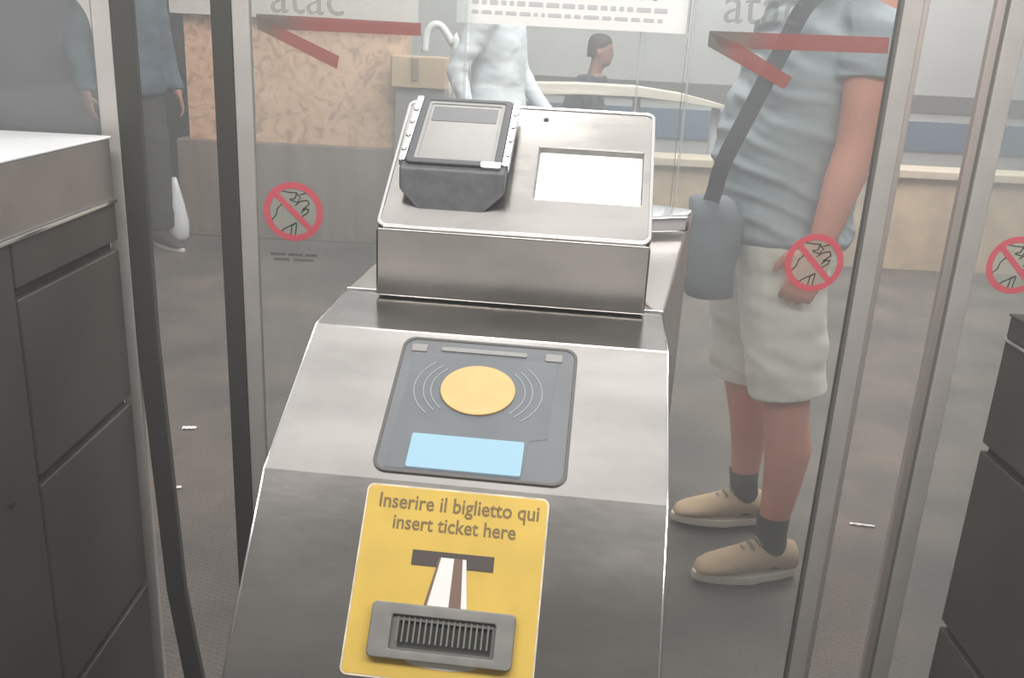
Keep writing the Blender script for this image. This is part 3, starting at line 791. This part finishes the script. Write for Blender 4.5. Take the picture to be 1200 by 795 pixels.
    # ---- shoes and socks
    for sd in 'LR':
        an, toe = J['ankle'+sd], J['toe'+sd]
        fd = V((toe.x-an.x, toe.y-an.y, 0)).normalized(); sdv = V((-fd.y, fd.x, 0)); z0 = an.z-.088
        o0 = V((an.x, an.y, z0))
        bm = nb(); rs = []
        for a, wd, hh in [(-.078, .020, .060), (-.068, .034, .092), (-.040, .043, .100), (0, .046, .106), (.035, .046, .100), (.075, .048, .084), (.12, .051, .068), (.155, .047, .058), (.182, .036, .048), (.198, .015, .034)]:
            r_ = []
            for q in range(16):
                an_ = 2*PI*q/16; x = math.cos(an_)*wd; z = (math.sin(an_)*.5+.5)
                r_.append(o0+fd*a+sdv*x*(1.0 if z < .5 else 1.0-(z-.5)*.35)+up*(.018+z*(hh-.018)))
            rs.append(r_)
        loft(bm, rs)
        sh_ = link('shoe', bm, outfit['shoe'], t, smooth=True)
        bm = nb(); pts = []
        for q in range(32):
            a = 2*PI*q/32; yy = math.cos(a); wd = .052*(1 if yy > 0 else .88)
            pts.append((.060+yy*.146, math.sin(a)*wd*(1-.12*abs(yy))))
        prism(bm, pts, lambda p: o0+fd*p.x+sdv*p.y+up*p.z, 0, .024)
        link('sole', bm, outfit['sole'], sh_, bevel=.004)
        if outfit.get('laces'):
            bm = nb()
            for q in range(4):
                a = .035+.018*q; hh = .106-.0115*q
                tube(bm, [o0+fd*a+sdv*-.022+up*(hh-.010), o0+fd*(a+.006)+up*(hh+.002), o0+fd*a+sdv*.022+up*(hh-.010)], .0042, 6)
            link('laces', bm, outfit['laces'], sh_, smooth=True)
        if outfit.get('sock'):
            bm = nb(); kn = J['knee'+sd]
            tube(bm, [an-up*.05, an, lerp(an, kn, .10), lerp(an, kn, .20)], [.042, .041, .039, .042], 18)
            link('sock', bm, outfit['sock'], t, smooth=True)
    return t

def P(x, y, Y): return at(x, y, Y)
grey_shirt = mat('grey_tshirt', col(168, 176, 182), .85, noise_amt=.05, noise_scale=8, bump=.25, bump_scale=14, stretch=(1, 1, 3))
shorts_m = mat('white_shorts', col(246, 241, 230), .85, noise_amt=.04, noise_scale=9)
J = dict(
    pelvis=V((.655, 2.20, .90)), chest=V((.665, 2.20, 1.20)), neck=V((.70, 2.20, 1.47)), head=V((.68, 2.20, 1.64)),
    shoulderL=V((.74, 2.005, 1.40)), elbowL=P(1003, 172, 1.985), wristL=P(962, 288, 1.96), handL=P(935, 345, 1.96),
    shoulderR=V((.69, 2.40, 1.40)), elbowR=V((.74, 2.44, 1.11)), wristR=V((.70, 2.42, .87)), handR=V((.69, 2.41, .79)),
    hipL=V((.64, 2.12, .86)), kneeL=P(922, 462, 2.10), ankleL=P(905, 622, 2.08), toeL=V((0, 0, 0)),
    hipR=V((.62, 2.29, .86)), kneeR=P(872, 436, 2.36), ankleR=P(872, 575, 2.36), toeR=V((0, 0, 0)))
J['ankleL'].z = .10; J['ankleR'].z = .10
a = J['ankleL']; J['toeL'] = V((a.x-.19, a.y-.035, 0))
a = J['ankleR']; J['toeR'] = V((a.x-.19, a.y-.01, 0))
man = person('person', 'man in grey t-shirt and white shorts standing behind the glass, facing left', J, (-1, -.06, 0),
             dict(skin=SKIN, shirt=grey_shirt, trousers=shorts_m, leg_name='shorts', sleeve=.50, leg=.98, hem=-.03, belly=.03, fold=.0045,
                  shoe=mat('tan_suede', col(188, 162, 132), .8, noise_amt=.08, noise_scale=20), sole=mat('cream_sole', col(222, 212, 196), .6),
                  laces=mat('lace_grey', col(150, 142, 132), .8), sock=mat('dark_sock', col(70, 66, 66), .9)), voxel=.005, build=1.0, folds=.007)
# shoulder bag and strap
bagt = thing('shoulder_bag', 'dark grey shoulder bag hanging by its strap at the man\'s waist', 'bag', (.47, 2.06, .0))
bl = bagt.location
bm = nb()
c0 = P(832, 285, 2.06)
rs = []
for q, (zz, rx_, ry_) in enumerate([(-.13, .030, .02), (-.12, .055, .045), (-.06, .066, .055), (.0, .066, .055), (.06, .060, .05), (.10, .050, .035), (.11, .035, .015)]):
    rs.append([V((c0.x-bl.x+rx_*math.copysign(abs(math.cos(a_))**.6, math.cos(a_))+.01*math.sin(zz*40), c0.y-bl.y+ry_*math.copysign(abs(math.sin(a_))**.6, math.sin(a_)), c0.z+zz)) for a_ in [2*PI*k/24 for k in range(24)]])
loft(bm, rs)
link('bag_body', bm, mat('bag_fabric', col(132, 138, 146), .85, noise_amt=.12, noise_scale=12), bagt, smooth=True)
bm = nb()
sp = smooth_path([P(830, 246, 2.035), P(838, 222, 2.02), P(848, 190, 1.99), P(880, 128, 1.965), P(915, 62, 1.95), P(950, 0, 1.96), V((.69, 1.99, 1.49)), V((.72, 2.06, 1.515)), V((.77, 2.12, 1.44)), V((.79, 2.2, 1.25))], 6)
for w_, pts in ((.018, sp),):
    L_ = []
    for i, p in enumerate(pts):
        d = (pts[min(i+1, len(pts)-1)]-pts[max(i-1, 0)]).normalized()
        n_ = V((-.25, -1, .15)) if i < 32 else V((0, -.3, 1)); b_ = d.cross(n_).normalized(); nn = b_.cross(d).normalized()
        L_.append([p-bl+b_*w_-nn*.0015, p-bl+b_*w_+nn*.0015, p-bl-b_*w_+nn*.0015, p-bl-b_*w_-nn*.0015])
    loft(bm, L_)
link('strap', bm, mat('strap_dark', col(92, 94, 98), .8), bagt)

def standing(px_x, Y, facing, H=1.72, arm_sw=.0, stride=.12):
    f = V(facing).normalized(); r = f.cross(V((0, 0, 1))); x, y = px_x, Y; k = H/1.72
    o = V((x, y, 0)); up = V((0, 0, 1))
    q = lambda a, b, z: o+f*a*k+r*b*k+up*z*k
    return dict(pelvis=q(0, 0, .92), chest=q(.01, 0, 1.2), neck=q(0, 0, 1.44), head=q(.03, 0, 1.60),
                shoulderL=q(0, -.19, 1.38), elbowL=q(-.04+arm_sw, -.25, 1.10), wristL=q(.06+arm_sw*2, -.25, .87), handL=q(.09+arm_sw*2.2, -.25, .79),
                shoulderR=q(0, .19, 1.38), elbowR=q(-.04-arm_sw, .25, 1.10), wristR=q(.05-arm_sw, .25, .87), handR=q(.07-arm_sw, .25, .79),
                hipL=q(0, -.09, .88), kneeL=q(stride*.5+.02, -.10, .50), ankleL=q(stride, -.10, .088/k+.0), toeL=q(stride+.19, -.11, 0),
                hipR=q(0, .09, .88), kneeR=q(-stride*.3+.03, .10, .50), ankleR=q(-stride, .10, .088/k), toeR=q(-stride+.19, .11, 0))
dark_top = mat('blue_grey_top', col(60, 76, 86), .85, noise_amt=.2, noise_scale=10)
pl = at(183, 270, 5.4)
person('person', 'person in blue-grey top and dark trousers standing left of the yellow pier', standing(pl.x-.13, 5.45, (.75, -.6, 0), 1.80, .02, .09), (.75, -.6, 0),
       dict(skin=SKIN_D, shirt=dark_top, trousers=mat('dark_trousers', col(46, 45, 44), .9), leg_name='trousers', sleeve=1.9, leg=2, hem=-.12,
            shoe=mat('dark_shoe', col(64, 62, 60), .7), sole=mat('white_sole', col(205, 205, 203), .6)), voxel=.012, build=1.12, folds=.006)
pc = at(582, 90, 5.1)
person('person', 'person in pale blue clothes walking behind the card terminal', standing(pc.x, 5.1, (.95, -.3, 0), 1.78, .09, .2), (.95, -.3, 0),
       dict(skin=SKIN_D, shirt=mat('white_blue_shirt', col(205, 212, 218), .85, noise_amt=.06, noise_scale=6), trousers=mat('pale_blue_trousers', col(176, 190, 202), .85, noise_amt=.06), leg_name='trousers',
            sleeve=1.9, leg=2, hem=-.08, shoe=MATS['dark_shoe'], sole=MATS['white_sole']), voxel=.012, folds=.006)
# seated figure far away
ph = at(704, 58, 7.6)
f = V((1, -.2, 0)).normalized(); r = f.cross(V((0, 0, 1)))
q = lambda a_, b_, z_: V((ph.x, 7.6, 0))+f*a_+r*b_+V((0, 0, z_))
z_h = ph.z
Js = dict(pelvis=q(-.16, 0, z_h-.66), chest=q(-.13, 0, z_h-.40), neck=q(-.04, 0, z_h-.17), head=q(0, 0, z_h-.01),
          shoulderL=q(-.07, -.18, z_h-.24), elbowL=q(.0, -.23, z_h-.48), wristL=q(.2, -.17, z_h-.55), handL=q(.27, -.14, z_h-.56),
          shoulderR=q(-.07, .18, z_h-.24), elbowR=q(.0, .23, z_h-.48), wristR=q(.2, .17, z_h-.55), handR=q(.27, .14, z_h-.56),
          hipL=q(-.14, -.09, z_h-.68), kneeL=q(.28, -.11, z_h-.64), ankleL=q(.30, -.11, .09), toeL=q(.5, -.11, 0),
          hipR=q(-.14, .09, z_h-.68), kneeR=q(.28, .11, z_h-.64), ankleR=q(.30, .11, .09), toeR=q(.5, .11, 0))
person('person', 'small dark-clothed figure seated far behind the glass, below the poster', Js, f,
       dict(skin=SKIN_D, shirt=mat('far_dark_top', col(60, 64, 74), .9), trousers=MATS['dark_trousers'], leg_name='trousers', sleeve=1.9, leg=2, hem=-.05,
            shoe=MATS['dark_shoe'], sole=MATS['white_sole']), voxel=.014, folds=.005)
# bench under the seated figure
be = thing('bench', 'dark bench far behind, carrying the seated figure', 'bench', (ph.x-.15, 7.6, 0))
zs = z_h-.66-.12
bm = nb(); box(bm, -.75, .45, -.22, .25, zs-.05, zs); link('seat', bm, mat('bench_grey', col(118, 120, 124), .6), be, bevel=.01)
for sx_ in (-.65, .35):
    bm = nb(); box(bm, sx_-.03, sx_+.03, -.18, .2, 0, zs-.05); link('leg', bm, MATS['bench_grey'], be, bevel=.005)

# ------------------------------------------------------------------ curved pale counter beyond the parapet
def counter():
    YB = [7.0, 6.95, 6.9, 6.8, 6.65, 6.5, 6.4]
    tops = [(500, 98), (600, 97), (680, 98), (750, 102), (805, 111), (845, 122), (866, 131)]
    bots = [(500, 111), (600, 111), (680, 111), (750, 114), (805, 121), (845, 128), (866, 133)]
    o = bpy.data.objects.new('curved_counter', None)
    bm = nb(); rs = []
    base = at(680, 110, 6.9); base.z = 0
    for Y, a_, b_ in zip(YB, tops, bots):
        t_, l_ = at(*a_, Y)-base, at(*b_, Y)-base
        rs.append([V((l_.x, l_.y, l_.z)), V((t_.x, t_.y, t_.z)), V((t_.x, t_.y+.35, t_.z)), V((l_.x, l_.y+.35, l_.z))])
    loft(bm, rs)
    t = thing('curved_rail', 'pale curved rail top sweeping down to the right behind the machine', 'railing', base)
    link('rail_top', bm, mat('pale_rail', col(222, 216, 204), .5), t, bevel=.01)
    for k in (1, 3, 5):
        l_ = at(*bots[k], YB[k])-base
        bm = nb(); tube(bm, [V((l_.x, l_.y+.17, 0)), V((l_.x, l_.y+.17, l_.z+.01))], .03, 12)
        link('rail_post', bm, mat('grey_post', col(160, 166, 172), .5), t, smooth=True)
counter()
# tan box and white hoop beside the pier
tb = thing('wall_box', 'tan box fixed at the right end of the yellow marble pier', 'box', (-.60, 6.0, 0))
z0, z1 = zat(490, 104, 5.75), zat(490, 66, 5.75)
xa, xb = at(458, 85, 5.75).x, at(523, 85, 5.75).x
bm = nb(); box(bm, xa+.60, xb+.60, -.25, .0, z0, z1); link('case', bm, mat('tan_panel', col(190, 165, 134), .6, noise_amt=.06), tb, bevel=.01)
bm = nb(); xm = at(487, 85, 5.75).x+.60; box(bm, xm-.025, xm+.02, -.262, -.245, z0+.05, z1-.01); link('handle', bm, mat('brown_handle', col(140, 122, 102), .6), tb, bevel=.005)
bm = nb(); box(bm, xa+.62, xb+.60, -.22, 0, .0, z0); link('pedestal', bm, mat('pedestal_grey', col(140, 138, 136), .6), tb, bevel=.01)
hp = thing('white_hoop', 'curved white tube bending down beside the tan box', 'rail', (-.45, 5.6, 0))
bm = nb(); pts = [at(x, y, 5.55)-V(hp.location) for x, y in [(500, 40), (507, 30), (516, 30), (524, 40), (530, 52), (534, 64)]]
pts = smooth_path([V((pts[0].x-.01, pts[0].y, pts[0].z-.10))]+pts+[V((pts[-1].x+.01, pts[-1].y, 0))], 5)
tube(bm, pts, .022, 10)
link('hoop_tube', bm, mat('white_tube', col(222, 224, 224), .4), hp, smooth=True)

# ------------------------------------------------------------------ litter
def scrap(label, px, py, w_, d_, rot):
    zf = at(px, py, 1); dd = ray(px, py); p = CAM+dd*(-1.3/dd.z)
    bm = nb(); n_ = 6
    vs = [[bm.verts.new(((i/n_-.5)*w_, (j/2-.5)*d_, .002+.004*abs(math.sin(i*1.7+j)))) for j in range(3)] for i in range(n_+1)]
    for i in range(n_):
        for j in range(2): bm.faces.new([vs[i][j], vs[i+1][j], vs[i+1][j+1], vs[i][j+1]])
    o = link('paper_scrap', bm, WHITE); s_ = o.modifiers.new('s', 'SOLIDIFY'); s_.thickness = .0015
    o.location = (p.x, p.y, 0.0015); o.rotation_euler = (0, 0, rot)
    tag(o, label, 'litter')
scrap('small white paper scrap on the floor between the left posts', 222, 503, .045, .018, .1)
scrap('tiny white paper scrap on the floor, lower of the two left ones', 209, 573, .018, .012, .4)
scrap('thin white paper strip on the floor between the right posts', 1010, 617, .07, .007, -.15)
# white carrier bag by the far person
cb = at(206, 268, 5.5)
bm = nb(); rs = []
for zz, rr_ in [(.0, .06), (.03, .10), (.12, .105), (.24, .075), (.33, .045), (.40, .02)]:
    rs.append([V((rr_*math.cos(2*PI*k/16)*(1+.12*math.sin(3*k)), rr_*.7*math.sin(2*PI*k/16), zz)) for k in range(16)])
loft(bm, rs)
o = link('carrier_bag', bm, mat('white_plastic', col(205, 210, 214), .4), smooth=True); o.location = (cb.x-.05, 5.66, 0); o.scale = (.72, .8, 1.0)
tag(o, 'white carrier bag standing by the yellow pier behind the far person', 'bag')
